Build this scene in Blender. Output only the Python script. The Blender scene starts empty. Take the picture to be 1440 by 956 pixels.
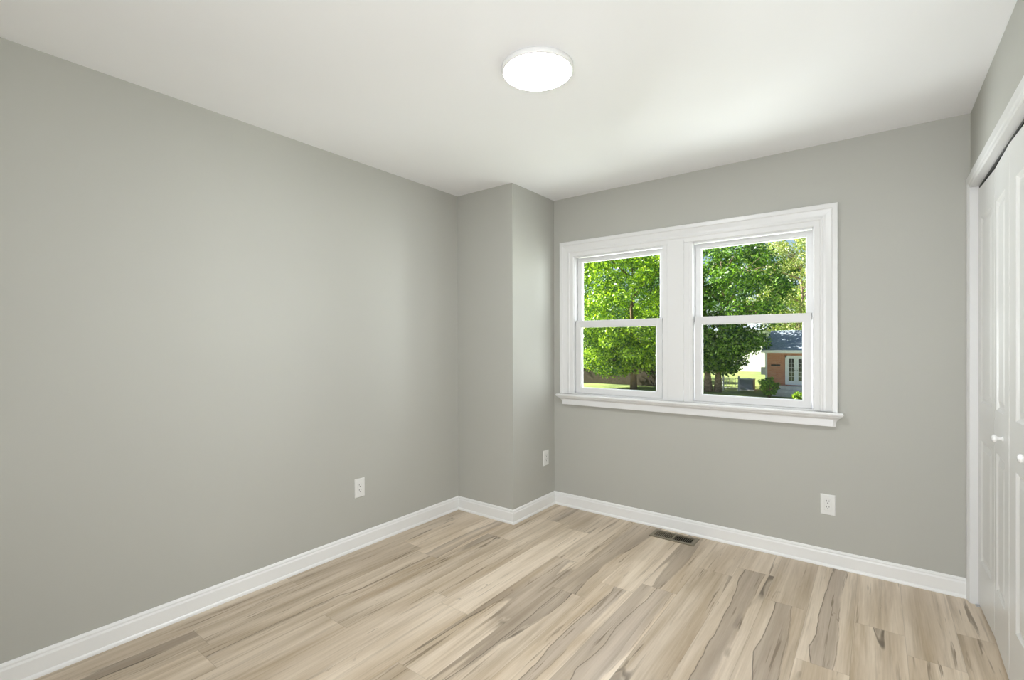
import bpy, bmesh, math, random
import numpy as np
from mathutils import Vector, Matrix

random.seed(7)
SC = bpy.context.scene
COL = SC.collection

# ---------------------------------------------------------------- camera
FPX, CY, YAW, PITCH, ROLL, CAM_H = 680.21, 484.76, .6448, -.0028, -.0027, 1.2908
_r = Vector((math.cos(YAW), math.sin(YAW), 0))
_f = Vector((-math.sin(YAW) * math.cos(PITCH), math.cos(YAW) * math.cos(PITCH), math.sin(PITCH)))
_u = _r.cross(_f)
CR = _r * math.cos(ROLL) + _u * math.sin(ROLL)
CU = -_r * math.sin(ROLL) + _u * math.cos(ROLL)
CF = _f
CAM_O = Vector((0, 0, CAM_H))
cam_d = bpy.data.cameras.new('camera')
cam = bpy.data.objects.new('camera', cam_d)
COL.objects.link(cam)
cam_d.sensor_fit = 'HORIZONTAL'
cam_d.sensor_width = 36
cam_d.lens = FPX / 1440 * 36
cam_d.shift_y = (CY - 478) / 1440
cam_d.clip_start = .02
cam_d.clip_end = 400
cam.matrix_world = Matrix(((CR.x, CU.x, -CF.x, 0), (CR.y, CU.y, -CF.y, 0), (CR.z, CU.z, -CF.z, CAM_H), (0, 0, 0, 1)))
SC.camera = cam


def at(px, py, d):
    """a world point d metres deep into the view"""
    return CAM_O + (CF + CR * ((px - 720) / FPX) - CU * ((py - CY) / FPX)) * d


# ---------------------------------------------------------------- room measures
XL, XP, XR, YP, YB, YF, H = -2.6138, -2.0773, .3811, 2.7702, 3.3292, -.62, 2.44
GZ = -2.5                                     # the yard lies lower than the floor
LIGHT_C = (-1.126, 1.679)

# ---------------------------------------------------------------- world, sun, lights, exposure
SUN_DIR = Vector((-.70, -.24, .68)).normalized()
w = bpy.data.worlds.new('sky')
SC.world = w
w.use_nodes = True
wn = w.node_tree.nodes
sky = wn.new('ShaderNodeTexSky')
sky.sky_type = 'NISHITA'
sky.sun_disc = False
sky.sun_elevation = math.asin(SUN_DIR.z)
sky.sun_rotation = math.atan2(SUN_DIR.x, SUN_DIR.y)
w.node_tree.links.new(sky.outputs[0], wn['Background'].inputs[0])
wn['Background'].inputs[1].default_value = .165


def light(name, kind, energy, color, loc, aim, **kw):
    d = bpy.data.lights.new(name, kind)
    d.energy = energy
    d.color = color
    for k, v in kw.items():
        setattr(d, k, v)
    o = bpy.data.objects.new(name, d)
    COL.objects.link(o)
    o.location = loc
    o.rotation_euler = Vector(aim).to_track_quat('-Z', 'Y').to_euler()
    return o


light('sun', 'SUN', 20, (1, .95, .86), (0, 0, 30), -SUN_DIR, angle=.009)
# unseen fill lamp added in the doorway opening behind the camera
light('rear_fill', 'AREA', 56, (.93, .96, 1), (-.10, YF + .03, 1.15), (.02, 1, .18), shape='RECTANGLE', size=.8, size_y=1.9)
# added fill lamps outside, unseen, boosting daylight from below, above and both sides
DAY_FILL = (.925, .96, 1)
light('daylight_fill_low', 'AREA', 135, DAY_FILL, (-1.1, YB + 1.7, -.3), (0, -.62, .8), shape='RECTANGLE', size=3.2, size_y=1.2)
light('daylight_fill_side', 'AREA', 500, DAY_FILL, (1.7, YB + 1.5, 1.4), (-1, -.62, .02), shape='RECTANGLE', size=2.8, size_y=2.0)
light('daylight_fill_side', 'AREA', 1600, DAY_FILL, (-4.6, YB + 1.5, .5), (1, -.62, .2), shape='RECTANGLE', size=2.8, size_y=2.0)
light('daylight_fill_high', 'AREA', 200, DAY_FILL, (-1.1, YB + 1.4, 3.5), (0, -.55, -.8), shape='RECTANGLE', size=3.2, size_y=1.4)
LAMP_STRENGTH = 90
SC.view_settings.view_transform = 'Standard'
SC.view_settings.look = 'None'
SC.view_settings.gamma = 1
SC.view_settings.use_curve_mapping = False
SC.view_settings.exposure = 0
SC.cycles.max_bounces = 10
SC.cycles.diffuse_bounces = 6
SC.cycles.transparent_max_bounces = 16
SC.cycles.sample_clamp_indirect = 6


# ---------------------------------------------------------------- materials
class NT:
    def __init__(self, name):
        self.m = bpy.data.materials.new(name)
        self.m.use_nodes = True
        self.t = self.m.node_tree
        self.bsdf = self.t.nodes['Principled BSDF']
        self.out = self.t.nodes['Material Output']

    def new(self, kind, **props):
        n = self.t.nodes.new(kind)
        for k, v in props.items():
            setattr(n, k, v)
        return n

    def put(self, sock, v):
        if v is None:
            return
        if hasattr(v, 'is_linked') or isinstance(v, bpy.types.NodeSocket):
            self.t.links.new(v, sock)
        else:
            sock.default_value = v

    def math(self, op, a, b=None, c=None, clamp=False):
        n = self.new('ShaderNodeMath', operation=op, use_clamp=clamp)
        for i, v in enumerate((a, b, c)):
            self.put(n.inputs[i], v)
        return n.outputs[0]

    def noise(self, vec, scale=1., detail=2., rough=.5, dist=0.):
        n = self.new('ShaderNodeTexNoise')
        self.put(n.inputs['Vector'], vec)
        for k, v in (('Scale', scale), ('Detail', detail), ('Roughness', rough), ('Distortion', dist)):
            n.inputs[k].default_value = v
        return n.outputs[0]

    def mix(self, fac, a, b, blend='MIX'):
        n = self.new('ShaderNodeMix', data_type='RGBA', blend_type=blend)
        self.put(n.inputs[0], fac)
        for i, v in ((6, a), (7, b)):
            if isinstance(v, tuple) and len(v) == 3:
                v = (*v, 1)
            self.put(n.inputs[i], v)
        return n.outputs[2]

    def ramp(self, fac, lo, hi):
        n = self.new('ShaderNodeMapRange', clamp=True)
        self.put(n.inputs[0], fac)
        n.inputs[1].default_value = lo
        n.inputs[2].default_value = hi
        return n.outputs[0]

    def scale(self, vec, s):
        n = self.new('ShaderNodeVectorMath', operation='MULTIPLY')
        self.put(n.inputs[0], vec)
        n.inputs[1].default_value = s
        return n.outputs[0]

    def add(self, a, b):
        n = self.new('ShaderNodeVectorMath', operation='ADD')
        self.put(n.inputs[0], a)
        self.put(n.inputs[1], b)
        return n.outputs[0]

    def obj(self):
        return self.new('ShaderNodeTexCoord').outputs['Object']

    def bump(self, h, strength, dist=.001):
        n = self.new('ShaderNodeBump')
        n.inputs['Strength'].default_value = strength
        n.inputs['Distance'].default_value = dist
        self.put(n.inputs['Height'], h)
        self.t.links.new(n.outputs[0], self.bsdf.inputs['Normal'])

    def set(self, col=None, rough=.5, metal=0., spec=.5):
        if isinstance(col, tuple) and len(col) == 3:
            col = (*col, 1)
        self.put(self.bsdf.inputs['Base Color'], col)
        self.put(self.bsdf.inputs['Roughness'], rough)
        self.put(self.bsdf.inputs['Metallic'], metal)
        self.put(self.bsdf.inputs['Specular IOR Level'], spec)
        return self.m


def plain(name, col, rough=.5, metal=0., spec=.5, var=.04, vs=6.):
    n = NT(name)
    f = n.noise(n.obj(), vs, 3)
    c = n.mix(n.ramp(f, .3, .7), tuple(x * (1 - var) for x in col), tuple(min(1, x * (1 + var)) for x in col))
    return n.set(c, rough, metal, spec)


def paint(name, col, rough, spec=.4, bump=.08, bs=160.):
    n = NT(name)
    o = n.obj()
    c = n.mix(n.ramp(n.noise(o, 1.2, 3), .3, .7), tuple(x * .985 for x in col), tuple(min(1, x * 1.015) for x in col))
    n.set(c, rough, 0, spec)
    n.bump(n.noise(o, bs, 3), bump, .0006)
    return n.m


def floor_material(pw):
    n = NT('maple_laminate_planks')
    o = n.obj()
    a = n.new('ShaderNodeAttribute', attribute_name='plank_rand').outputs['Fac']
    uv = n.new('ShaderNodeUVMap', uv_map='plank').outputs[0]
    sep = n.new('ShaderNodeSeparateXYZ')
    n.put(sep.inputs[0], uv)
    off = n.new('ShaderNodeCombineXYZ')
    n.put(off.inputs[0], n.math('MULTIPLY', a, 41.))
    n.put(off.inputs[1], n.math('MULTIPLY', a, 173.))
    n.put(off.inputs[2], n.math('MULTIPLY', a, 67.))
    v = n.add(o, off.outputs[0])
    cream, tan, grey, dark = (.745, .64, .515), (.475, .37, .25), (.35, .285, .222), (.12, .09, .06)
    # long soft streaks running with the board
    soft = n.noise(n.scale(v, (13, .75, 1)), 1, 5, .6, .35)
    c = n.mix(n.ramp(soft, .41, .70), cream, tan)
    bl = n.noise(n.scale(v, (6, 1.1, 1)), 1, 3, .5, .3)
    c = n.mix(n.math('MULTIPLY', n.ramp(bl, .52, .74), .55), c, (.40, .315, .215))
    fine = n.noise(n.scale(v, (48, 1.6, 1)), 1, 4, .6, .2)
    c = n.mix(n.math('MULTIPLY', n.ramp(fine, .53, .70), .42), c, (.33, .26, .18))
    # spalted heartwood bands: soft body, thin dark wandering outline
    heart = n.noise(n.scale(v, (5.4, .42, 1)), 1, 3, .46, .22)
    some = n.ramp(n.math('FRACT', n.math('MULTIPLY', a, 7.31)), .50, .54)
    band = n.math('MULTIPLY', n.ramp(heart, .555, .575), some)
    wash = n.math('MULTIPLY', band, n.ramp(heart, .72, .58))
    c = n.mix(n.math('MULTIPLY', wash, .8), c, grey)
    broken = n.ramp(n.noise(n.scale(v, (3, 2.2, 1)), 1.4, 2), .42, .56)
    line = n.ramp(n.math('ABSOLUTE', n.math('SUBTRACT', heart, .558)), .010, .003)
    c = n.mix(n.math('MULTIPLY', n.math('MULTIPLY', n.math('MULTIPLY', line, some), broken), .85), c, dark)
    # the bands that stand out most
    sb = n.new('ShaderNodeSeparateXYZ')
    n.put(sb.inputs[0], n.new('ShaderNodeUVMap', uv_map='band').outputs[0])
    wob = n.math('MULTIPLY', n.math('SUBTRACT', n.noise(n.scale(v, (8, 9, 1)), 1, 3), .5), .016)
    uu = n.math('ADD', sep.outputs[0], wob)
    dl = n.math('SUBTRACT', uu, sb.outputs[0])
    dr = n.math('SUBTRACT', sb.outputs[1], uu)
    has = n.ramp(sb.outputs[0], -.01, 0.)
    body = n.math('MULTIPLY', n.math('MULTIPLY', n.ramp(dl, -.001, .002), n.ramp(dr, -.006, .008)), has)
    gmix = n.mix(n.ramp(n.noise(n.scale(v, (26, 1.6, 1)), 1, 4, .6), .35, .65), (.36, .295, .228), (.49, .41, .335))
    c = n.mix(n.math('MULTIPLY', body, .74), c, gmix)
    edge = n.math('MULTIPLY', n.ramp(n.math('ABSOLUTE', dl), .0030, .0008), has)
    edge2 = n.math('MULTIPLY', n.math('MULTIPLY', n.ramp(n.math('ABSOLUTE', dr), .0026, .0008), has), n.ramp(broken, .3, .8))
    c = n.mix(n.math('MULTIPLY', n.math('MAXIMUM', edge, n.math('MULTIPLY', edge2, .6)), .78), c, dark)
    # fine grain, short mineral streaks and pin knots
    grain = n.noise(n.scale(v, (170, 3.2, 1)), 1, 3, .6)
    c = n.mix(n.ramp(grain, .2, .8), n.mix(1, c, (.84, .82, .79), 'MULTIPLY'), c)
    st = n.noise(n.scale(v, (58, 2.3, 1)), 1, 3, .55, .6)
    stm = n.noise(n.scale(v, (9, 1.1, 1)), 1, 1)
    s = n.math('MULTIPLY', n.ramp(st, .595, .67), n.ramp(stm, .46, .57))
    c = n.mix(n.math('MULTIPLY', s, .8), c, (.19, .14, .09))
    kn = n.noise(n.scale(v, (17, 5.5, 1)), 1, 2, .5, 1.2)
    c = n.mix(n.math('MULTIPLY', n.ramp(kn, .72, .78), .6), c, (.2, .15, .1))
    # each plank a little lighter or darker
    t = n.math('FRACT', n.math('MULTIPLY', a, 13.7))
    c = n.mix(t, n.mix(1, c, (.86, .845, .825), 'MULTIPLY'), n.mix(1, c, (1.12, 1.12, 1.12), 'MULTIPLY'))
    e = n.math('MINIMUM', sep.outputs[0], n.math('SUBTRACT', pw, sep.outputs[0]))
    e = n.math('MINIMUM', e, n.math('MINIMUM', sep.outputs[1], n.math('SUBTRACT', 1.22, sep.outputs[1])))
    seam = n.ramp(e, .0018, .0004)
    c = n.mix(n.math('MULTIPLY', seam, .3), c, (.16, .115, .075))
    n.set(c, .38, 0, .5)
    rn = n.math('MULTIPLY_ADD', grain, .14, .31)
    n.put(n.bsdf.inputs['Roughness'], rn)
    n.bump(n.math('SUBTRACT', n.math('MULTIPLY', grain, .25), seam), .25, .0005)
    return n.m


def glass_material(name, tint, gloss):
    n = NT(name)
    tr = n.new('ShaderNodeBsdfTransparent')
    tr.inputs[0].default_value = (*tint, 1)
    gl = n.new('ShaderNodeBsdfGlossy')
    gl.inputs['Roughness'].default_value = .02
    fr = n.new('ShaderNodeFresnel')
    fr.inputs[0].default_value = 1.35
    mx = n.new('ShaderNodeMixShader')
    n.put(mx.inputs[0], n.math('MULTIPLY', fr.outputs[0], gloss))
    n.put(mx.inputs[1], tr.outputs[0])
    n.put(mx.inputs[2], gl.outputs[0])
    n.put(n.out.inputs[0], mx.outputs[0])
    return n.m


def screen_material():
    n = NT('insect_screen_mesh')
    tr = n.new('ShaderNodeBsdfTransparent')
    df = n.new('ShaderNodeBsdfDiffuse')
    df.inputs[0].default_value = (.02, .02, .02, 1)
    mx = n.new('ShaderNodeMixShader')
    mx.inputs[0].default_value = .13
    n.put(mx.inputs[1], tr.outputs[0])
    n.put(mx.inputs[2], df.outputs[0])
    n.put(n.out.inputs[0], mx.outputs[0])
    return n.m


def emit_material():
    n = NT('lit_diffuser')
    n.set((.9, .9, .9), .4)
    n.bsdf.inputs['Emission Color'].default_value = (.93, .96, 1, 1)
    n.bsdf.inputs['Emission Strength'].default_value = LAMP_STRENGTH
    return n.m


def leaf_material(name, a, b, trans=.36):
    n = NT(name)
    g = n.new('ShaderNodeNewGeometry').outputs['Random Per Island']
    c = n.mix(n.ramp(g, .25, .8), a, b)
    df = n.new('ShaderNodeBsdfDiffuse')
    tl = n.new('ShaderNodeBsdfTranslucent')
    gl = n.new('ShaderNodeBsdfGlossy')
    gl.inputs['Roughness'].default_value = .4
    gl.inputs['Color'].default_value = (.9, .95, .9, 1)
    n.put(df.inputs[0], c)
    n.put(tl.inputs[0], n.mix(1, c, (1.25, 1.2, .5), 'MULTIPLY'))
    mx = n.new('ShaderNodeMixShader')
    mx.inputs[0].default_value = trans
    n.put(mx.inputs[1], df.outputs[0])
    n.put(mx.inputs[2], tl.outputs[0])
    m2 = n.new('ShaderNodeMixShader')
    m2.inputs[0].default_value = .06
    n.put(m2.inputs[1], mx.outputs[0])
    n.put(m2.inputs[2], gl.outputs[0])
    n.put(n.out.inputs[0], m2.outputs[0])
    return n.m


def brick_material():
    n = NT('red_brick')
    b = n.new('ShaderNodeTexBrick')
    b.inputs['Color1'].default_value = (.47, .165, .085, 1)
    b.inputs['Color2'].default_value = (.58, .24, .13, 1)
    b.inputs['Mortar'].default_value = (.5, .42, .36, 1)
    b.inputs['Scale'].default_value = 1
    b.inputs['Brick Width'].default_value = .21
    b.inputs['Row Height'].default_value = .075
    b.inputs['Mortar Size'].default_value = .006
    sw = n.new('ShaderNodeSeparateXYZ')
    n.put(sw.inputs[0], n.obj())
    cb = n.new('ShaderNodeCombineXYZ')
    n.put(cb.inputs[0], n.math('ADD', sw.outputs[0], sw.outputs[1]))
    n.put(cb.inputs[1], sw.outputs[2])
    n.put(b.inputs['Vector'], cb.outputs[0])
    return n.set(b.outputs[0], .85)


def shingle_material():
    n = NT('roof_shingles')
    o = n.obj()
    c = n.mix(n.ramp(n.noise(n.scale(o, (3, 1, 9)), 2.5, 4), .3, .7), (.26, .32, .40), (.46, .53, .62))  # bluish grey, the sky's tint in the shade put into the colour
    return n.set(c, .9)


def grass_material():
    n = NT('lawn')
    o = n.obj()
    c = n.mix(n.ramp(n.noise(o, .35, 5, .65), .35, .68), (.13, .2, .05), (.34, .42, .12))
    c = n.mix(n.math('MULTIPLY', n.ramp(n.noise(o, 7, 4), .45, .7), .4), c, (.3, .26, .13))
    return n.set(c, .95)


def siding_material():
    n = NT('white_siding')
    s = n.new('ShaderNodeSeparateXYZ')
    n.put(s.inputs[0], n.obj())
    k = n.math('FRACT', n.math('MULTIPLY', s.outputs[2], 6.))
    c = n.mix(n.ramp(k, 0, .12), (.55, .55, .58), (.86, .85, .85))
    return n.set(c, .7)


M = {}
M['wall'] = paint('grey_wall_paint', (.445, .443, .405), .62)
M['ceiling'] = paint('white_ceiling_paint', (.87, .872, .882), .9, .2)
M['trim'] = paint('white_semigloss_trim', (.73, .73, .725), .3, .5, .02, 60)
M['base'] = paint('white_semigloss_trim_lit', (.80, .80, .79), .32, .5, .02, 60)  # same paint as the trim, lightened for the glare off the floor
M['door'] = paint('white_closet_door', (.71, .71, .695), .3, .5, .03, 60)
M['vinyl'] = paint('white_vinyl', (.69, .69, .69), .35, .5, .01, 60)
M['plastic'] = plain('white_plastic', (.75, .75, .73), .35, 0, .5, .01)
M['slot'] = plain('dark_slot', (.03, .03, .03), .6)
M['screw'] = plain('screw_metal', (.7, .7, .68), .35, .8)
M['knob'] = plain('white_knob', (.84, .84, .83), .18, 0, .6, .01)
M['track'] = plain('dark_track', (.02, .02, .02), .6)
M['steel'] = plain('bracket_steel', (.5, .5, .5), .4, .9)
M['register'] = plain('bronze_register', (.21, .18, .125), .42, .3, .5, .06, 30)
M['duct'] = plain('dark_duct', (.03, .026, .02), .7)
M['rim'] = plain('white_lamp_rim', (.84, .84, .83), .4, 0, .5, .01)
M['diffuser'] = emit_material()
M['glass'] = glass_material('window_glass', (.97, .985, .975), .6)
M['screen'] = screen_material()
M['bark'] = plain('bark', (.2, .14, .09), .95, 0, .2, .35, 9)
M['bark2'] = plain('pale_bark', (.36, .27, .2), .95, 0, .2, .35, 7)
M['fence'] = plain('weathered_fence', (.075, .062, .045), .95, 0, .2, .35, 5)
M['brick'] = brick_material()
M['shingle'] = shingle_material()
M['siding'] = siding_material()
M['grass'] = grass_material()
M['concrete'] = plain('concrete', (.62, .61, .6), .9, 0, .3, .12, 3)
M['white_ext'] = plain('white_exterior_paint', (.78, .8, .84), .5, 0, .4, .03)
M['dark_glass'] = plain('dark_window_glass', (.03, .035, .04), .08, 0, .8)
M['unit'] = plain('condenser_paint', (.2, .24, .3), .5, .2)
M['unit_top'] = plain('condenser_top', (.42, .52, .56), .5, .2)
M['leaf_a'] = leaf_material('leaf_yellow_green', (.05, .15, .01), (.46, .68, .04))
M['leaf_b'] = leaf_material('leaf_mid_green', (.022, .085, .012), (.24, .45, .05))
M['leaf_c'] = leaf_material('leaf_pale_olive', (.16, .25, .06), (.50, .55, .22), .35)
M['leaf_d'] = leaf_material('leaf_deep_green', (.05, .13, .035), (.12, .25, .06))


# ---------------------------------------------------------------- mesh helpers
def link(name, verts, faces, mat, parent=None, smooth=False):
    me = bpy.data.meshes.new(name)
    me.from_pydata([tuple(v) for v in verts], [], faces)
    bm = bmesh.new()
    bm.from_mesh(me)
    bmesh.ops.recalc_face_normals(bm, faces=bm.faces)
    bm.to_mesh(me)
    bm.free()
    if smooth:
        for p in me.polygons:
            p.use_smooth = True
    me.materials.append(mat)
    o = bpy.data.objects.new(name, me)
    COL.objects.link(o)
    o.parent = parent
    return o


def tag(o, label=None, cat=None, group=None, kind=None):
    for k, v in (('label', label), ('category', cat), ('group', group), ('kind', kind)):
        if v:
            o[k] = v
    return o


def empty(name, loc=(0, 0, 0), rz=0.):
    o = bpy.data.objects.new(name, None)
    COL.objects.link(o)
    o.location = loc
    o.rotation_euler = (0, 0, rz)
    o.empty_display_size = .1
    return o


class MB:
    def __init__(self):
        self.v, self.f = [], []

    def raw(self, vs, fs):
        n = len(self.v)
        self.v += [tuple(x) for x in vs]
        self.f += [tuple(i + n for i in f) for f in fs]
        return self

    def box(self, x0, x1, y0, y1, z0, z1, b=0.):
        bm = bmesh.new()
        bmesh.ops.create_cube(bm, size=1)
        for v in bm.verts:
            v.co = Vector(((x0 + x1) / 2 + v.co.x * (x1 - x0), (y0 + y1) / 2 + v.co.y * (y1 - y0), (z0 + z1) / 2 + v.co.z * (z1 - z0)))
        if b:
            bmesh.ops.bevel(bm, geom=bm.edges[:], offset=b, segments=2, affect='EDGES', profile=.6)
        bm.verts.index_update()
        self.raw([v.co.copy() for v in bm.verts], [[v.index for v in f.verts] for f in bm.faces])
        bm.free()
        return self

    def lathe(self, prof, seg=32, axis='z', off=(0, 0, 0)):
        vs, fs = [], []
        for r, h in prof:
            for k in range(seg):
                a = 2 * math.pi * k / seg
                p = (r * math.cos(a), r * math.sin(a), h)
                if axis == '-y':
                    p = (p[0], -p[2], p[1])
                vs.append((p[0] + off[0], p[1] + off[1], p[2] + off[2]))
        for i in range(len(prof) - 1):
            for k in range(seg):
                k2 = (k + 1) % seg
                fs.append((i * seg + k, i * seg + k2, (i + 1) * seg + k2, (i + 1) * seg + k))
        fs.append(tuple(range(seg))[::-1])
        fs.append(tuple((len(prof) - 1) * seg + k for k in range(seg)))
        return self.raw(vs, fs)

    def tube(self, pts, radii, seg=7):
        vs, fs = [], []
        pts = [Vector(p) for p in pts]
        for i, p in enumerate(pts):
            d = (pts[min(i + 1, len(pts) - 1)] - pts[max(i - 1, 0)]).normalized()
            s = d.cross(Vector((.31, .95, .05))).normalized()
            t = d.cross(s)
            for k in range(seg):
                a = 2 * math.pi * k / seg
                vs.append(p + (s * math.cos(a) + t * math.sin(a)) * radii[i])
        for i in range(len(pts) - 1):
            for k in range(seg):
                k2 = (k + 1) % seg
                fs.append((i * seg + k, i * seg + k2, (i + 1) * seg + k2, (i + 1) * seg + k))
        fs.append(tuple(range(seg))[::-1])
        fs.append(tuple((len(pts) - 1) * seg + k for k in range(seg)))
        return self.raw(vs, fs)

    def sweep(self, path, prof, plane='xy', side=1, seg=None, caps=True):
        """sweep prof (offset to the right of the path, height) along path with mitred corners.
        plane 'xy': path in plan, height = z; 'xz': path on a wall facing -y, height = out of the wall (path gives x, z; origin y = self.y0);
        'yz': path on a wall facing -x (path gives y, z; origin x = self.x0)"""
        P = [Vector(p) for p in path]
        nrm = []
        for i in range(len(P) - 1):
            d = (P[i + 1] - P[i]).normalized()
            nrm.append(Vector((d.y, -d.x)) * side)
        rings = []
        for i, p in enumerate(P):
            if i == 0:
                m = nrm[0]
            elif i == len(P) - 1:
                m = nrm[-1]
            else:
                m = nrm[i - 1] + nrm[i]
                m = m / m.dot(nrm[i])
            ring = []
            for d, h in prof:
                q = p + m * d
                if plane == 'xy':
                    ring.append((q.x, q.y, h))
                elif plane == 'xz':
                    ring.append((q.x, self.y0 - h, q.y))
                else:
                    ring.append((self.x0 - h, q.x, q.y))
            rings.append(ring)
        n = len(prof)
        a, b = seg or (0, len(P) - 1)
        rings = rings[a:b + 1]
        vs = [v for r in rings for v in r]
        fs = []
        for i in range(len(rings) - 1):
            for k in range(n):
                k2 = (k + 1) % n
                fs.append((i * n + k, i * n + k2, (i + 1) * n + k2, (i + 1) * n + k))
        if caps:
            fs.append(tuple(range(n))[::-1])
            fs.append(tuple((len(rings) - 1) * n + k for k in range(n)))
        return self.raw(vs, fs)

    def frame(self, x0, x1, z0, z1, wl, wr, wb, wt, y0, y1, ch=.006):
        """rectangular sash frame facing -y with a chamfer toward the glass"""
        def ring(a, b, c, d, y):
            return [(a, y, c), (b, y, c), (b, y, d), (a, y, d)]
        X0, X1, Z0, Z1 = x0 + wl, x1 - wr, z0 + wb, z1 - wt
        r = [ring(x0, x1, z0, z1, y1), ring(x0, x1, z0, z1, y0 + .002), ring(x0 + .002, x1 - .002, z0 + .002, z1 - .002, y0),
             ring(X0 - ch, X1 + ch, Z0 - ch, Z1 + ch, y0), ring(X0, X1, Z0, Z1, y0 + ch), ring(X0, X1, Z0, Z1, y1)]
        vs = [v for q in r for v in q]
        fs = []
        for i in range(len(r)):
            j = (i + 1) % len(r)
            for k in range(4):
                k2 = (k + 1) % 4
                fs.append((i * 4 + k, i * 4 + k2, j * 4 + k2, j * 4 + k))
        return self.raw(vs, fs)

    def build(self, name, mat, parent=None, smooth=False):
        return link(name, self.v, self.f, mat, parent, smooth)


def struct(o, label, cat):
    return tag(o, label, cat, kind='structure')


# ---------------------------------------------------------------- room shell
T = .16
REG = (-1.194, -.948, 3.168, 3.257)           # duct opening under the floor register
PW, PL = .184, 1.22
joints = {}                                    # where the boards end, row by row
for x, y in ((-.36, 2.712), (-.54, 3.0), (-.91, 2.49), (-1.46, 2.504), (-1.645, 2.93), (.35, 2.894), (-.17, 2.277), (-2.01, 2.52), (-2.38, .875), (-2.2, 2.05)):
    joints[round((x + .2656) / PW - .5)] = y


# heartwood bands that stand out: row -> ((y, left edge, right edge) within the board, m)
BANDS = {
    -1: ((1.5, .06, .13), (2.033, .071, .146), (2.121, .052, .148), (2.224, .040, .147), (2.349, .053, .145), (2.475, .054, .137), (2.670, .052, .121)),
    0: ((2.276, .057, .130), (2.335, .044, .132), (2.396, .036, .134), (2.526, .053, .133), (2.737, .050, .126), (2.971, .058, .122), (3.248, .073, .134)),
    -5: ((1.603, .092, .140), (1.733, .077, .143), (1.905, .072, .136), (2.094, .080, .143), (2.310, .090, .144), (2.518, .046, .147), (2.718, .056, .149), (2.935, .060, .150)),
    -4: ((1.618, .067, .150), (1.682, .050, .157), (1.774, .065, .163), (1.879, .069, .172), (2.066, .057, .172), (2.353, .080, .165)),
    -2: ((2.41, .060, .130), (2.568, .057, .135), (2.70, .05, .138), (2.891, .031, .139), (3.0, .04, .141)),
    -11: ((.758, .090, .099), (.862, .072, .086), (.946, .074, .082), (1.084, .073, .084), (1.210, .073, .080), (1.363, .080, .095), (1.451, .084, .090), (1.533, .119, .126)),
    -6: ((1.338, .051, .060), (1.453, .057, .066), (1.584, .061, .074), (1.814, .063, .069), (2.039, .055, .066)),
}


def band_at(r, y0, y):
    b = BANDS.get(r)
    if not b or min(y0 + PL, b[-1][0]) - max(y0, b[0][0]) < .45 * (b[-1][0] - b[0][0]):
        return (-1., -1.)
    ys = [q[0] for q in b]
    return (float(np.interp(y, ys, [q[1] for q in b])), float(np.interp(y, ys, [q[2] for q in b])))


def make_floor():
    rng = random.Random(23)
    vs, fs, uvs, rnd, bnd = [], [], [], [], []
    for r in range(-14, 5):
        x0 = -.2656 + r * PW
        j = joints.get(r, rng.uniform(0, PL))
        k0 = math.floor((YF - .2 - j) / PL)
        for k in range(k0, k0 + 6):
            y0 = j + k * PL
            q = rng.random()
            a, b, c, d = max(x0, XL - .02), min(x0 + PW, XR + .66), max(y0, YF - .15), min(y0 + PL, YB + .02)
            if a >= b or c >= d:
                continue
            rects = [(a, b, c, d)]
            hx0, hx1, hy0, hy1 = REG
            if a < hx1 and b > hx0 and c < hy1 and d > hy0:
                rects = [(a, b, c, hy0), (a, b, hy1, d), (a, min(b, hx0), max(c, hy0), min(d, hy1)), (max(a, hx1), b, max(c, hy0), min(d, hy1))]
            for (p, s, t, u) in rects:
                if s - p < 1e-6 or u - t < 1e-6:
                    continue
                ns = max(1, round((u - t) / .04)) if band_at(r, y0, t)[0] >= 0 else 1
                n = len(vs)
                for i in range(ns + 1):
                    yy = t + (u - t) * i / ns
                    vs += [(p, yy, 0), (s, yy, 0)]
                for i in range(ns):
                    k_ = n + 2 * i
                    fs.append((k_, k_ + 1, k_ + 3, k_ + 2))
                    for j_ in fs[-1]:
                        uvs.append((vs[j_][0] - x0, vs[j_][1] - y0))
                        bnd.append(band_at(r, y0, vs[j_][1]))
                    rnd.append(q)
    me = bpy.data.meshes.new('floor')
    me.from_pydata(vs, [], fs)
    at_ = me.attributes.new('plank_rand', 'FLOAT', 'FACE')
    for i, q in enumerate(rnd):
        at_.data[i].value = q
    uv = me.uv_layers.new(name='plank')
    for i, q in enumerate(uvs):
        uv.data[i].uv = q
    uv = me.uv_layers.new(name='band')
    for i, q in enumerate(bnd):
        uv.data[i].uv = q
    me.materials.append(floor_material(PW))
    o = bpy.data.objects.new('floor', me)
    COL.objects.link(o)
    return o


struct(make_floor(), 'floor of pale maple planks with dark mineral streaks', 'floor')
struct(MB().box(XL - T, XR + .7, YF - T, YB + T, H, H + .15).build('ceiling', M['ceiling']), 'smooth white ceiling', 'ceiling')
struct(MB().box(XL - T, XL, YF - T, YB + T, -.02, H).build('wall_left', M['wall']), 'long grey wall on the left', 'wall')
struct(MB().box(XL, XP, YP, YB, -.02, H).build('wall_corner', M['wall']), 'grey boxed-out chase filling the far left corner', 'wall')
WX0, WX1, WZ0, WZ1 = -1.893, -.291, .893, 1.969     # window opening inside its casing
HX0, HX1, HZ0, HZ1 = WX0 - .018, WX1 + .018, WZ0 - .03, WZ1 + .018
wb = MB()
wb.box(XP, HX0, YB, YB + T, -.02, H).box(HX1, XR + .7, YB, YB + T, -.02, H)
wb.box(HX0, HX1, YB, YB + T, -.02, HZ0).box(HX0, HX1, YB, YB + T, HZ1, H)
struct(wb.build('wall_back', M['wall']), 'grey wall holding the white double window', 'wall')
CY0, CY1, CZ = 1.895, 3.275, 2.056            # closet opening
wr = MB()
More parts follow.
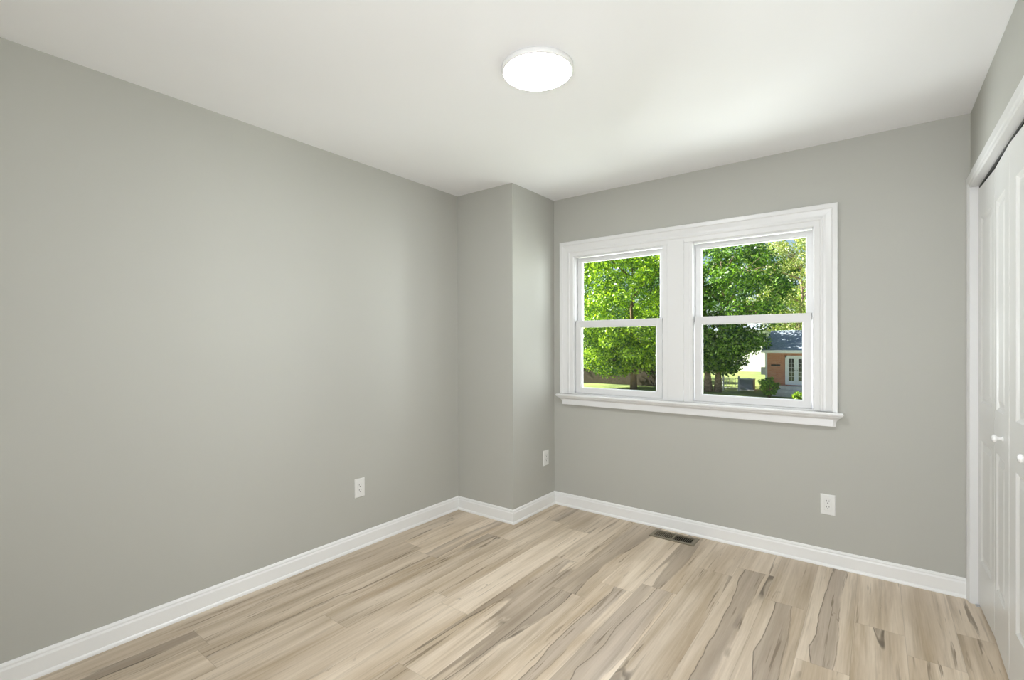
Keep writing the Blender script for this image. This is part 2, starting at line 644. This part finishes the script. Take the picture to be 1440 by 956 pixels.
wr.box(XR, XR + .1, YF - T, CY0, -.02, H).box(XR, XR + .1, CY0, CY1, CZ, H).box(XR, XR + .1, CY1, YB, -.02, H)
struct(wr.build('wall_right', M['wall']), 'grey wall above and beside the white closet doors', 'wall')
cl = MB()
cl.box(XR + .62, XR + .7, CY0 - .3, YB, -.02, H).box(XR + .1, XR + .7, CY0 - .3, CY0 - .22, -.02, H)
struct(cl.build('wall_closet', M['wall']), 'inside of the closet behind the folding doors', 'wall')
rw = MB()
rw.box(XL - T, -.55, YF - T, YF, -.02, H).box(.35, XR + .1, YF - T, YF, -.02, H).box(-.55, .35, YF - T, YF, 2.03, H)
rw.box(-.60, .38, YF - .20, YF - .17, -.02, 2.1)
struct(rw.build('wall_front', M['wall']), 'grey wall with the doorway behind the camera', 'wall')

# baseboards
BASE = [(0, 0), (.019, 0), (.019, .006), (.017, .012), (.0125, .017), (.012, .074), (.010, .079), (.0085, .082), (.0085, .089), (.004, .097), (0, .099)]
bp = [(XL, YF), (XL, YP), (XP, YP), (XP, YB), (XR - .016, YB)]
for nm, s, lb in (('baseboard_left', (0, 1), 'white baseboard along the long left wall'),
                  ('baseboard_corner', (1, 3), 'white baseboard wrapping the boxed-out corner'),
                  ('baseboard_back', (3, 4), 'white baseboard under the window')):
    struct(MB().sweep(bp, BASE, seg=s).build(nm, M['base']), lb, 'baseboard')

# ---------------------------------------------------------------- window trim
CAS = [(0, 0), (0, .008), (.003, .011), (.030, .012), (.036, .016), (.044, .0165), (.050, .013), (.060, .013), (.088, .019), (.094, .024), (.116, .024), (.12, .020), (.12, 0)]
m = MB()
m.y0 = YB
m.sweep([(WX0, WZ0), (WX0, WZ1), (WX1, WZ1), (WX1, WZ0)], CAS, 'xz', side=-1)
struct(m.build('trim_1', M['trim']), 'white stepped casing around the double window', 'window casing')
ML, MR = -1.184, -.983
m = MB()
m.box(ML, MR, YB - .010, YB + .11, WZ0, WZ1)
m.box(ML + .038, MR - .056, YB - .018, YB - .008, WZ0, WZ1 + .020, .002)
m.box(ML + .012, ML + .030, YB - .0125, YB - .008, WZ0, WZ1, .001).box(MR - .046, MR - .02, YB - .0125, YB - .008, WZ0, WZ1, .001)
struct(m.build('trim_2', M['trim']), 'white mullion post between the two window sashes', 'window mullion')
STOOL = [(0, .809), (.002, .826), (.005, .840), (.012, .852), (.022, .861), (.030, .866), (.031, .871), (.035, .873), (.039, .878), (.040, .884), (.039, .890), (.035, .893), (-.02, .893), (-.02, .809)]
m = MB()
AX0, AX1 = -1.990, -.184
m.sweep([(AX0, YB), (AX0, YB - .018), (AX1, YB - .018), (AX1, YB)], STOOL)
m.box(AX0 + .01, AX1 - .01, YB - .03, YB + .0, .812, .893)
m.box(WX0 - .01, WX1 + .01, YB - .02, YB + .10, .868, .8935)
struct(m.build('trim_3', M['trim']), 'white moulded sill and apron under the double window', 'window sill')


def make_window(name, x0, x1, label):
    root = tag(empty(name, ((x0 + x1) / 2, YB, WZ0)), label, 'window', kind='structure')
    a, hz = (x1 - x0) / 2, WZ1 - WZ0
    f = MB()
    for s in (-1, 1):
        f.box(*sorted((s * (a - .001), s * (a + .018))), -.004, .115, -.02, hz + .017)
        f.box(*sorted((s * (a - .005), s * a)), .040, .044, 0, hz)
        f.box(*sorted((s * (a - .004), s * a)), .0, .004, 0, hz)
    f.box(-a, a, -.004, .115, hz - .001, hz + .017).box(-a, a, .0, .030, hz - .010, hz)
    f.box(-a, a, -.004, .125, -.025, .008)
    f.build('frame', M['vinyl'], root)
    lo = MB().frame(-a + .010, a - .010, .009, .573, .047, .047, .046, .053, .006, .038).build('lower_sash', M['vinyl'], root)
    MB().box(-a + .050, a - .050, .021, .025, .05, .53).build('pane', M['glass'], lo)
    up = MB().frame(-a + .006, a - .006, .527, hz - .008, .037, .037, .048, .036, .046, .076).build('upper_sash', M['vinyl'], root)
    MB().box(-a + .040, a - .040, .059, .063, .57, hz - .04).build('pane', M['glass'], up)
    sc = MB().frame(-a + .004, a - .004, .010, .560, .016, .016, .016, .016, .092, .102, .002).build('screen_frame', M['vinyl'], root)
    MB().box(-a + .018, a - .018, .0965, .0975, .022, .548).build('insect_screen', M['screen'], sc)
    return root


make_window('window_1', WX0 + .002, ML, 'left sash pair of the double window, tree outside')
make_window('window_2', MR, WX1 - .002, 'right sash pair of the double window, brick house outside')

# ---------------------------------------------------------------- closet
CC = [(0, 0), (0, .009), (.004, .012), (.016, .012), (.022, .016), (.040, .018), (.052, .018), (.056, .013), (.056, 0)]
m = MB()
m.x0 = XR
m.sweep([(CY1, 0), (CY1, CZ), (CY0, CZ), (CY0, 0)], CC, 'yz', side=1)
m.box(XR - .008, XR + .10, CY1 - .004, CY1 + .012, 0, CZ + .012)
m.box(XR - .008, XR + .10, CY0 - .012, CY0 + .004, 0, CZ + .012)
m.box(XR - .008, XR + .10, CY0, CY1, CZ - .002, CZ + .014)
tr4 = struct(m.build('trim_4', M['trim']), 'white casing around the closet opening', 'door casing')
MB().box(XR + .024, XR + .06, CY0 + .005, CY1 - .005, CZ - .012, CZ - .001).build('track', M['track'], tr4)


def make_leaf(parent, p0, p1, ua, ub):
    """a folding leaf from p0 to p1, its face towards the room, two moulded panels"""
    d = Vector(p1) - Vector(p0)
    wd = d.length
    z0, z1, th = .012, 2.040, .034
    pans = [(ua, ub, .235, .820), (ua, ub, 1.003, 1.890)]
    m = MB()
    c = .002

    def rect(x0, x1, y, a, b):
        return [(x0, y, a), (x1, y, a), (x1, y, b), (x0, y, b)]
    # flat stiles and rails
    xs = [c, ua, ub, wd - c]
    zs = [z0 + c, .235, .820, 1.003, 1.890, z1 - c]
    for i in range(3):
        for k in range(5):
            if i == 1 and k in (1, 3):
                continue
            m.raw(rect(xs[i], xs[i + 1], 0, zs[k], zs[k + 1]), [(0, 1, 2, 3)])
    # body
    body = rect(c, wd - c, 0, z0 + c, z1 - c) + rect(0, wd, c, z0, z1) + rect(0, wd, th, z0, z1)
    m.raw(body, [(0, 1, 5, 4), (1, 2, 6, 5), (2, 3, 7, 6), (3, 0, 4, 7), (4, 5, 9, 8), (5, 6, 10, 9), (6, 7, 11, 10), (7, 4, 8, 11), (8, 9, 10, 11)])
    for a, b, e, f in pans:
        r = [rect(a, b, 0, e, f)]
        for ins, y in ((.004, .003), (.012, .0075), (.018, .008), (.042, .0015), (.046, .001)):
            r.append(rect(a + ins, b - ins, y, e + ins, f - ins))
        vs = [v for q in r for v in q]
        fs = []
        for i in range(len(r) - 1):
            for k in range(4):
                k2 = (k + 1) % 4
                fs.append((i * 4 + k, i * 4 + k2, (i + 1) * 4 + k2, (i + 1) * 4 + k))
        n = (len(r) - 1) * 4
        fs.append((n, n + 1, n + 2, n + 3))
        m.raw(vs, fs)
    me = m.build('door_leaf', M['door'], parent)
    bm = bmesh.new()
    bm.from_mesh(me.data)
    bmesh.ops.remove_doubles(bm, verts=bm.verts, dist=1e-5)
    bmesh.ops.recalc_face_normals(bm, faces=bm.faces)
    bm.to_mesh(me.data)
    bm.free()
    me.location = (p0[0] - parent.location.x, p0[1] - parent.location.y, 0)
    me.rotation_euler = (0, 0, math.atan2(d.y, d.x))
    return me


def make_knob(leaf, u, z):
    prof = [(.0001, .001), (.0125, .0), (.012, -.003)]
    prof = [(.011, 0), (.0105, .003), (.0062, .006), (.0055, .013), (.0075, .017), (.0135, .020), (.0158, .0245), (.0150, .029), (.0105, .0325), (.004, .034)]
    k = MB().lathe(prof, 28, '-y').build('knob', M['knob'], leaf, True)
    k.location = (u, 0, z)
    return k


PX = XR + .021
d1 = struct(empty('door_1', (PX, 3.272, 0)), 'far pair of white folding closet doors next to the back wall', 'closet door')
la = make_leaf(d1, (PX, 3.270), (PX + .009, 2.932), .055, .285)
lb = make_leaf(d1, (PX + .009, 2.929), (PX, 2.588), .049, .249)
make_knob(lb, .215, .905)
br = MB().box(.001, .032, -.020, -.012, .0, .022, .001).box(-.012, .03, -.024, -.002, .0, .003).build('pivot_bracket', M['steel'], d1)
d2 = struct(empty('door_2', (PX, 2.582, 0)), 'near pair of white folding closet doors cut off by the photo edge', 'closet door')
lc = make_leaf(d2, (PX, 2.582), (PX + .009, 2.243), .092, .292)
ld = make_leaf(d2, (PX + .009, 2.240), (PX, 1.902), .055, .285)
make_knob(lc, .285, .905)


# ---------------------------------------------------------------- outlets
def make_outlet():
    root = empty('wall_outlet')
    pl = MB()
    w2, h2 = .0365, .0592
    r = []
    for i, (ins, y) in enumerate(((0, 0), (0, -.003), (.002, -.0052), (.005, -.006))):
        r.append([(-w2 + ins, y, -h2 + ins), (w2 - ins, y, -h2 + ins), (w2 - ins, y, h2 - ins), (-w2 + ins, y, h2 - ins)])
    r += [[(-.0172, -.006, -.0342), (.0172, -.006, -.0342), (.0172, -.006, .0342), (-.0172, -.006, .0342)],
          [(-.0168, -.0035, -.0338), (.0168, -.0035, -.0338), (.0168, -.0035, .0338), (-.0168, -.0035, .0338)]]
    vs = [v for q in r for v in q]
    fs = [(3, 2, 1, 0), tuple(range(20, 24))]
    for i in range(len(r) - 1):
        for k in range(4):
            k2 = (k + 1) % 4
            fs.append((i * 4 + k, i * 4 + k2, (i + 1) * 4 + k2, (i + 1) * 4 + k))
    pl.raw(vs, fs).build('cover_plate', M['plastic'], root)
    rc = MB().box(-.0164, .0164, -.0074, -.003, -.0333, .0333, .0012).build('receptacle', M['plastic'], root)
    sl = MB()
    for zc in (.0165, -.0165):
        sl.box(-.0078, -.0050, -.0079, -.006, zc + .001, zc + .0105)
        sl.box(.0050, .0074, -.0079, -.006, zc + .002, zc + .0098)
        sl.lathe([(.0030, .006), (.0030, .0079)], 14, '-y', (0, 0, zc - .0062))
    sl.build('slots', M['slot'], rc)
    for zc in (.0478, -.0478):
        MB().lathe([(.0030, .0058), (.0030, .0064), (.0022, .0068)], 14, '-y', (0, 0, zc)).build('screw', M['plastic'], root)
    return root


def copy_tree(o, parent=None):
    c = o.copy()
    COL.objects.link(c)
    if parent:
        c.parent = parent
    for ch in list(o.children):
        copy_tree(ch, c)
    return c


out = make_outlet()
spots = [((XL, 1.864, .380), math.pi / 2, 'white wall outlet low on the long left wall'),
         ((XP, 3.200, .391), math.pi / 2, 'white outlet on the side of the boxed-out corner'),
         ((-.2215, YB, .355), 0, 'white wall outlet on the back wall below the window')]
for i, (p, a, lb_) in enumerate(spots):
    o = out if i == 0 else copy_tree(out)
    o.location, o.rotation_euler = p, (0, 0, a)
    tag(o, lb_, 'outlet', 'white wall outlets')

# ---------------------------------------------------------------- floor register
reg = tag(empty('floor_register', (-1.071, 3.2075, 0)), 'bronze metal floor register with two banks of louvres by the baseboard', 'floor vent')
f = MB()
a, b = .146, .068
hx, hy = .121, .0425
r = []
for (p, q, z) in ((a, b, 0), (a, b, .0025), (a - .004, b - .004, .005), (hx + .002, hy + .002, .005), (hx, hy, .004), (hx, hy, -.004)):
    r.append([(-p, -q, z), (p, -q, z), (p, q, z), (-p, q, z)])
vs = [v for q in r for v in q]
fs = []
for i in range(len(r) - 1):
    for k in range(4):
        k2 = (k + 1) % 4
        fs.append((i * 4 + k, i * 4 + k2, (i + 1) * 4 + k2, (i + 1) * 4 + k))
f.raw(vs, fs).build('frame', M['register'], reg)
MB().box(-.0045, .0045, -hy, hy, -.004, .0045).build('centre_bar', M['register'], reg)


def louvres(x0, x1, tilt, nm):
    m = MB()
    n = 10
    for i in range(n):
        xc = x0 + (x1 - x0) * (i + .5) / n
        c_, s_ = math.cos(tilt), math.sin(tilt)
        L, th = .0056, .0007
        P = [(-L / 2, -th), (L / 2, -th), (L / 2, th), (-L / 2, th)]
        Q = [(xc + p * c_ - q * s_, p * s_ + q * c_ - .001) for p, q in P]
        m.raw([(x, -hy, z) for x, z in Q] + [(x, hy, z) for x, z in Q], [(0, 1, 2, 3), (7, 6, 5, 4), (0, 4, 5, 1), (1, 5, 6, 2), (2, 6, 7, 3), (3, 7, 4, 0)])
    m.build(nm, M['register'], reg)


louvres(-hx, -.0045, math.radians(-52), 'louvre_bank')
louvres(.0045, hx, math.radians(62), 'louvre_bank')
dx0, dx1, dy0, dy1 = REG[0] + 1.071, REG[1] + 1.071, REG[2] - 3.2075, REG[3] - 3.2075
m = MB()
vs = [(dx0, dy0, -.002), (dx1, dy0, -.002), (dx1, dy1, -.002), (dx0, dy1, -.002), (dx0, dy0, -.2), (dx1, dy0, -.2), (dx1, dy1, -.2), (dx0, dy1, -.2)]
m.raw(vs, [(0, 1, 5, 4), (1, 2, 6, 5), (2, 3, 7, 6), (3, 0, 4, 7), (4, 5, 6, 7)])
m.build('duct', M['duct'], reg)

# ---------------------------------------------------------------- ceiling lamp
lamp = tag(empty('ceiling_light', (*LIGHT_C, H)), 'round white flush disc light glowing on the ceiling', 'ceiling light')
MB().lathe([(.143, 0), (.149, -.003), (.150, -.016), (.148, -.022), (.1425, -.024), (.1405, -.022)], 64).build('rim', M['rim'], lamp, True)
MB().lathe([(.1400, -.018), (.1400, -.0235), (.136, -.0265), (.120, -.0285), (.08, -.0295), (.02, -.030)], 64).build('diffuser', M['diffuser'], lamp, True)

# ================================================================ outside
gq = [(-90, YB + 1.3), (50, YB + 1.3), (70, 130), (-140, 130)]
struct(link('ground', [(x, y, GZ) for x, y in gq], [(0, 1, 2, 3)], M['grass']), 'lawn of the yard outside', 'lawn')


def view_box(px0, px1, d0, d1, z0, z1, mb=None):
    """box standing square to the view: between two sight lines at depth d0, d1 deep"""
    mb = mb or MB()
    A, B = at(px0, CY, d0), at(px1, CY, d0)
    back = Vector((CF.x, CF.y, 0)).normalized() * (d1 - d0)
    q = [A, B, B + back, A + back]
    return mb.raw([(p.x, p.y, z0) for p in q] + [(p.x, p.y, z1) for p in q],
                  [(0, 1, 5, 4), (1, 2, 6, 5), (2, 3, 7, 6), (3, 0, 4, 7), (4, 5, 6, 7), (3, 2, 1, 0)])


# walk in front of the house
o = MB().box(-30, 30, -1.4, 1.15, 0, .05).build('path', M['concrete'])
o.location = (-6, 34.3, GZ - .01)
struct(o, 'pale concrete walk across the yard', 'path')


# brick house, in its own frame: x to the right, y away from us
def house():
    root = tag(empty('brick_house', (-6.54, 40.12, GZ)), 'small red brick house with blue-grey shingle roof and french doors', 'house')
    W, D, EH = 9., 8., 3.17
    MB().box(0, W, 0, D, 0, EH).build('brick_wall', M['brick'], root)
    g = MB()
    ov, ridge, k = .25, 4.62, D / 2
    g.raw([(-ov, -ov, EH - .1), (W + ov, -ov, EH - .1), (W + ov, k, ridge), (-ov, k, ridge), (W + ov, D + ov, EH - .1), (-ov, D + ov, EH - .1),
           (-ov, -ov, EH + .06), (W + ov, -ov, EH + .06), (W + ov, k, ridge + .16), (-ov, k, ridge + .16), (W + ov, D + ov, EH + .06), (-ov, D + ov, EH + .06)],
          [(6, 7, 8, 9), (9, 8, 10, 11), (0, 1, 2, 3), (3, 2, 4, 5), (0, 6, 9, 3), (3, 9, 11, 5), (1, 2, 8, 7), (2, 4, 10, 8), (0, 1, 7, 6), (5, 4, 10, 11)])
    g.build('roof', M['shingle'], root)
    MB().box(-ov, W + ov, -ov - .03, -ov + .0, EH - .12, EH + .08, .005).build('fascia', M['white_ext'], root)
    MB().box(-.02, .10, -.10, -.0, .3, EH - .05, .01).build('downspout', M['white_ext'], root)
    x0, x1, z0, z1 = 1.27, 2.67, .74, 2.86
    f = MB().box(x0, x0 + .10, -.06, .02, z0, z1).box(x1 - .10, x1, -.06, .02, z0, z1).box(x0, x1, -.06, .02, z1 - .12, z1).box(x0, x1, -.06, .02, z0, z0 + .05)
    df = f.build('door_frame', M['white_ext'], root)
    mid = (x0 + x1) / 2
    for a_, b_ in ((x0 + .10, mid - .005), (mid + .005, x1 - .10)):
        d = MB().frame(a_, b_, z0 + .05, z1 - .12, .13, .13, .24, .12, -.04, .0, .01)
        gx0, gx1, gz0, gz1 = a_ + .13, b_ - .13, z0 + .29, z1 - .24
        for i in range(1, 5):
            zz = gz0 + (gz1 - gz0) * i / 5
            d.box(gx0, gx1, -.035, -.02, zz - .012, zz + .012)
        d.box((gx0 + gx1) / 2 - .012, (gx0 + gx1) / 2 + .012, -.035, -.02, gz0, gz1)
        leaf = d.build('french_door', M['white_ext'], root)
        MB().box(gx0 - .01, gx1 + .01, -.018, -.008, gz0 - .01, gz1 + .01).build('pane', M['dark_glass'], leaf)
        hx_ = mid - .08 if a_ < mid - .2 else mid + .08
        MB().lathe([(.02, .03), (.02, .07), (.032, .08), (.032, .11), (.01, .12)], 12, '-y', (hx_, 0, z0 + 1.05)).build('handle', M['slot'], leaf)
    s = MB()
    s.box(1.0, 3.6, -.9, 0, 0, .68).box(.85, 3.75, -1.25, -.9, 0, .45).box(.65, 3.95, -1.6, -1.25, 0, .22)
    s.build('steps', M['concrete'], root)
    MB().box(-.38, -.06, .3, .5, 1.4, 1.95, .02).build('meter_box', M['white_ext'], root)
    MB().box(.35, .95, -.05, 0, 2.08, 2.2, .01).build('wall_plaque', M['slot'], root)
    return root


house()

# white house far behind
wh = tag(empty('white_house', (-23.5, 70, GZ)), 'bright white sided house in the sun far beyond the trees', 'house')
MB().box(0, 12, 0, 8, 0, 5.6).build('siding_wall', M['siding'], wh)
g = MB()
g.raw([(-.3, -.3, 5.5), (12.3, -.3, 5.5), (12.3, 4, 7.6), (-.3, 4, 7.6), (12.3, 8.3, 5.5), (-.3, 8.3, 5.5)], [(0, 1, 2, 3), (3, 2, 4, 5), (0, 3, 5), (1, 4, 2), (0, 5, 4, 1)])
g.build('roof', M['shingle'], wh)
for x in (3.2, 6.4):
    wf = MB().frame(x, x + .9, 1.4, 2.9, .08, .08, .08, .08, -.05, .0, .01).build('window', M['white_ext'], wh)
    MB().box(x + .07, x + .83, -.02, -.01, 1.47, 2.83).build('pane', M['dark_glass'], wf)

# fence behind the left tree
fe = tag(empty('board_fence', (-24.5, 41.3, GZ)), 'dark weathered board fence behind the left tree', 'fence')
m = MB()
rng = random.Random(3)
x = 0
while x < 11.8:
    m.box(x, x + .138, 0, .022, .04, 1.9 + rng.uniform(-.03, .03))
    x += .145
m.build('fence_boards', M['fence'], fe)
m = MB()
for z in (.35, 1.4):
    m.box(0, 11.8, .022, .07, z, z + .09)
m.build('rail', M['fence'], fe)

# condenser
p = at(1050, CY, 38.6)
ac = tag(empty('air_conditioner', (p.x, p.y, GZ)), 'grey air conditioning condenser on the lawn beside the brick house', 'air conditioner')
MB().box(-.62, .62, -.45, .45, 0, .08).build('pad', M['concrete'], ac)
b_ = MB().box(-.55, .55, -.4, .4, .08, .88, .04)
b_.build('casing', M['unit'], ac)
g_ = MB()
for i in range(12):
    z = .16 + i * .055
    g_.box(-.50, .50, -.412, -.395, z, z + .022)
g_.build('louvre_grille', M['unit'], ac)
MB().box(-.57, .57, -.42, .42, .86, .93, .02).lathe([(.3, .93), (.3, .95), (.1, .97)], 20).build('top_cover', M['unit_top'], ac)

# pale metal gate by the double-trunk tree
p = at(1025, CY, 38.4)
ga = tag(empty('yard_gate', (p.x, p.y, GZ)), 'pale blue metal rail gate beside the condenser', 'gate')
for x in (-.42, .72):
    MB().tube([(x, 0, 0), (x, 0, 1.12)], [.06, .06], 10).lathe([(.07, 1.12), (.05, 1.17), (.01, 1.2)], 10, 'z', (x, 0, 0)).build('post', M['white_ext'], ga)
m = MB()
for z in (.22, 1.0):
    m.tube([(-.42, 0, z), (.72, 0, z)], [.035, .035], 8)
for i in range(1, 5):
    x = -.42 + 1.14 * i / 5
    m.tube([(x, 0, .22), (x, 0, 1.0)], [.012, .012], 6)
m.build('rail', M['white_ext'], ga)


# ---------------------------------------------------------------- trees
def leaf_cloud(name, clumps, n, size, mat, parent, seed, flat=.45, droop=.0):
    rs = np.random.RandomState(seed)
    C = np.array([c[:3] for c in clumps])
    R = np.array([c[3] for c in clumps])
    wgt = R ** 2
    idx = rs.choice(len(C), n, p=wgt / wgt.sum())
    d = rs.normal(size=(n, 3))
    d /= np.linalg.norm(d, axis=1)[:, None]
    rad = rs.uniform(.25, 1, n) ** .6
    P = C[idx] + d * (R[idx] * rad)[:, None] * np.array([1, 1, .75])
    nr = d * .5 + rs.normal(size=(n, 3)) * .6 + np.array([0, 0, flat])
    nr /= np.linalg.norm(nr, axis=1)[:, None]
    t = rs.normal(size=(n, 3)) + np.array([0, 0, -droop])
    t -= nr * (t * nr).sum(1)[:, None]
    t /= np.linalg.norm(t, axis=1)[:, None]
    b = np.cross(nr, t)
    s = size * rs.uniform(.6, 1.3, n)[:, None]
    q = np.stack([P - t * s * .5, P + b * s * .28 - nr * s * .06, P + t * s * .5, P - b * s * .28 - nr * s * .06], 1).reshape(-1, 3)
    me = bpy.data.meshes.new(name)
    me.vertices.add(4 * n)
    me.vertices.foreach_set('co', q.astype(np.float32).ravel())
    me.loops.add(4 * n)
    me.loops.foreach_set('vertex_index', np.arange(4 * n, dtype=np.int32))
    me.polygons.add(n)
    me.polygons.foreach_set('loop_start', np.arange(0, 4 * n, 4, dtype=np.int32))
    me.update(calc_edges=True)
    me.materials.append(mat)
    o = bpy.data.objects.new(name, me)
    COL.objects.link(o)
    o.parent = parent
    return o


def crown_clumps(rng, c, rx, rz, n, r, hollow=.35):
    out_ = []
    while len(out_) < n:
        v = Vector((rng.uniform(-1, 1), rng.uniform(-1, 1), rng.uniform(-1, 1)))
        if hollow < v.length < 1:
            out_.append((c[0] + v.x * rx, c[1] + v.y * rx, c[2] + v.z * rz, r * rng.uniform(.7, 1.3)))
    return out_


def trunk_mesh(rng, stems, clumps, nb, r0, h):
    m = MB()
    for (sx, sy, lx, ly, rr) in stems:
        pts, rad = [], []
        for i in range(7):
            t = i / 6
            pts.append((sx + lx * t + rng.uniform(-.05, .05) * h * t * .4, sy + ly * t + rng.uniform(-.05, .05) * h * t * .4, h * t))
            rad.append(rr * (1.25 - .35 * min(1, t * 6)) * (1 - .72 * t))
        m.tube(pts, rad, 9)
        for k in range(nb):
            c = Vector(rng.choice(clumps)[:3])
            z = max(.22 * h, min(.9 * h, c.z - rng.uniform(.5, 2.2)))
            i = min(5, int(z / h * 6))
            tt = z / h * 6 - i
            a_ = Vector(pts[i]).lerp(Vector(pts[i + 1]), tt)
            mid = a_.lerp(c, .5) + Vector((rng.uniform(-.3, .3), rng.uniform(-.3, .3), rng.uniform(0, .5)))
            m.tube([a_, mid, c], [rr * .28, rr * .16, rr * .05], 5)
    return m


def tree(name, px, d, label, crown, nclump, cr, nleaf, size, leafmat, bark, stems, h, seed, nb=10, group=None, extra=(), hollow=.35, droop=0., flat=.45):
    """crown: (side offset, away offset, centre height, radius, half height) in the tree's own frame"""
    p = at(px, CY, d)
    root = tag(empty(name, (p.x, p.y, GZ)), label, 'tree', group)
    rng = random.Random(seed)
    cl_ = crown_clumps(rng, (crown[0], crown[1], crown[2]), crown[3], crown[4], nclump, cr, hollow)
    for e in extra:
        cl_ += crown_clumps(rng, e[:3], e[3], e[4], e[5], cr, 0)
    trunk_mesh(rng, stems, cl_, nb, .2, h).build('trunk', bark, root, True)
    leaf_cloud('foliage', cl_, nleaf, size, leafmat, root, seed, flat, droop)
    return root


tree('shade_tree', 891, 39.8, 'leafy yellow-green tree filling the left window, before the dark fence', (-.5, 0, 7.2, 5.4, 6.3), 240, .8, 44000, .25,
     M['leaf_a'], M['bark'], [(0, 0, -.2, .2, .25)], 10, 21, 16, 'trees in the yard', extra=((-1.6, -.8, 3.0, 2.8, 1.7, 64), (1.5, -.6, 3.2, 1.6, 1.2, 18)))
tree('shade_tree', 1003, 37.5, 'dark green tree with two trunks left of the brick house', (.8, 0, 8.0, 4.0, 5.6), 170, .8, 40000, .23,
     M['leaf_b'], M['bark2'], [(-.36, 0, -.5, .1, .27), (.30, .1, .5, -.1, .25)], 10, 33, 14, 'trees in the yard',
     extra=((-.2, -.4, 3.0, 1.4, 1.4, 34), (1.7, -.9, 3.4, 1.5, 1.1, 30), (2.6, -1.4, 4.2, 1.2, .8, 16), (.9, -.3, 2.5, 1.1, .9, 22)))
tree('tall_tree', 1122, 46.5, 'thin-leaved pale olive tree standing behind the brick house roof', (0, 0, 9.6, 4.4, 5.2), 130, .8, 17000, .23,
     M['leaf_c'], M['bark2'], [(0, 0, .4, 0, .25)], 12, 45, 26, 'trees in the yard', droop=.8)
tree('background_tree', 800, 53, 'green tree behind the fence at the left end of the view', (0, 0, 7.5, 6, 6.8), 130, 1.2, 17000, .36,
     M['leaf_d'], M['bark'], [(0, 0, .3, 0, .3)], 10, 51, 8, 'trees in the yard')
tree('background_tree', 900, 80, 'tall dark green tree seen through gaps above the board fence', (0, 0, 9.5, 7.5, 9), 150, 1.4, 19000, .45,
     M['leaf_d'], M['bark'], [(0, 0, .3, 0, .3)], 10, 52, 8, 'trees in the yard')
tree('background_tree', 1062, 88, 'dark green tree behind the ridge of the brick house', (0, 0, 13, 8, 8.0), 130, 1.5, 18000, .48,
     M['leaf_d'], M['bark'], [(0, 0, .3, 0, .3)], 12, 53, 8, 'trees in the yard')
tree('background_tree', 1152, 56, 'bright green tree rising behind the right of the brick house', (0, 0, 6.4, 4.8, 4.4), 90, 1.2, 12000, .36,
     M['leaf_a'], M['bark'], [(0, 0, .3, 0, .3)], 8, 54, 8, 'trees in the yard')

# shrubs
def shrub(name, px, d, label, rx, rz, n, size, mat, seed):
    p = at(px, CY, d)
    root = tag(empty(name, (p.x, p.y, GZ)), label, 'shrub')
    rng = random.Random(seed)
    cl_ = crown_clumps(rng, (0, 0, rz), rx, rz * .8, 26, .22, 0)
    m = MB()
    for c in cl_[:12]:
        m.tube([(c[0] * .15, c[1] * .15, 0), (c[0] * .5, c[1] * .5, c[2] * .6), c[:3]], [.025, .018, .008], 5)
    m.build('stems', M['bark'], root)
    leaf_cloud('foliage', cl_, n, size, mat, root, seed)


shrub('corner_shrub', 1081, 33.6, 'dark green shrub at the left corner of the brick house', .62, .75, 2600, .12, M['leaf_b'], 61)
shrub('low_plant', 1127, 31.6, 'yellow-green leafy plant in front of the house steps', .55, .28, 900, .16, M['leaf_a'], 62)
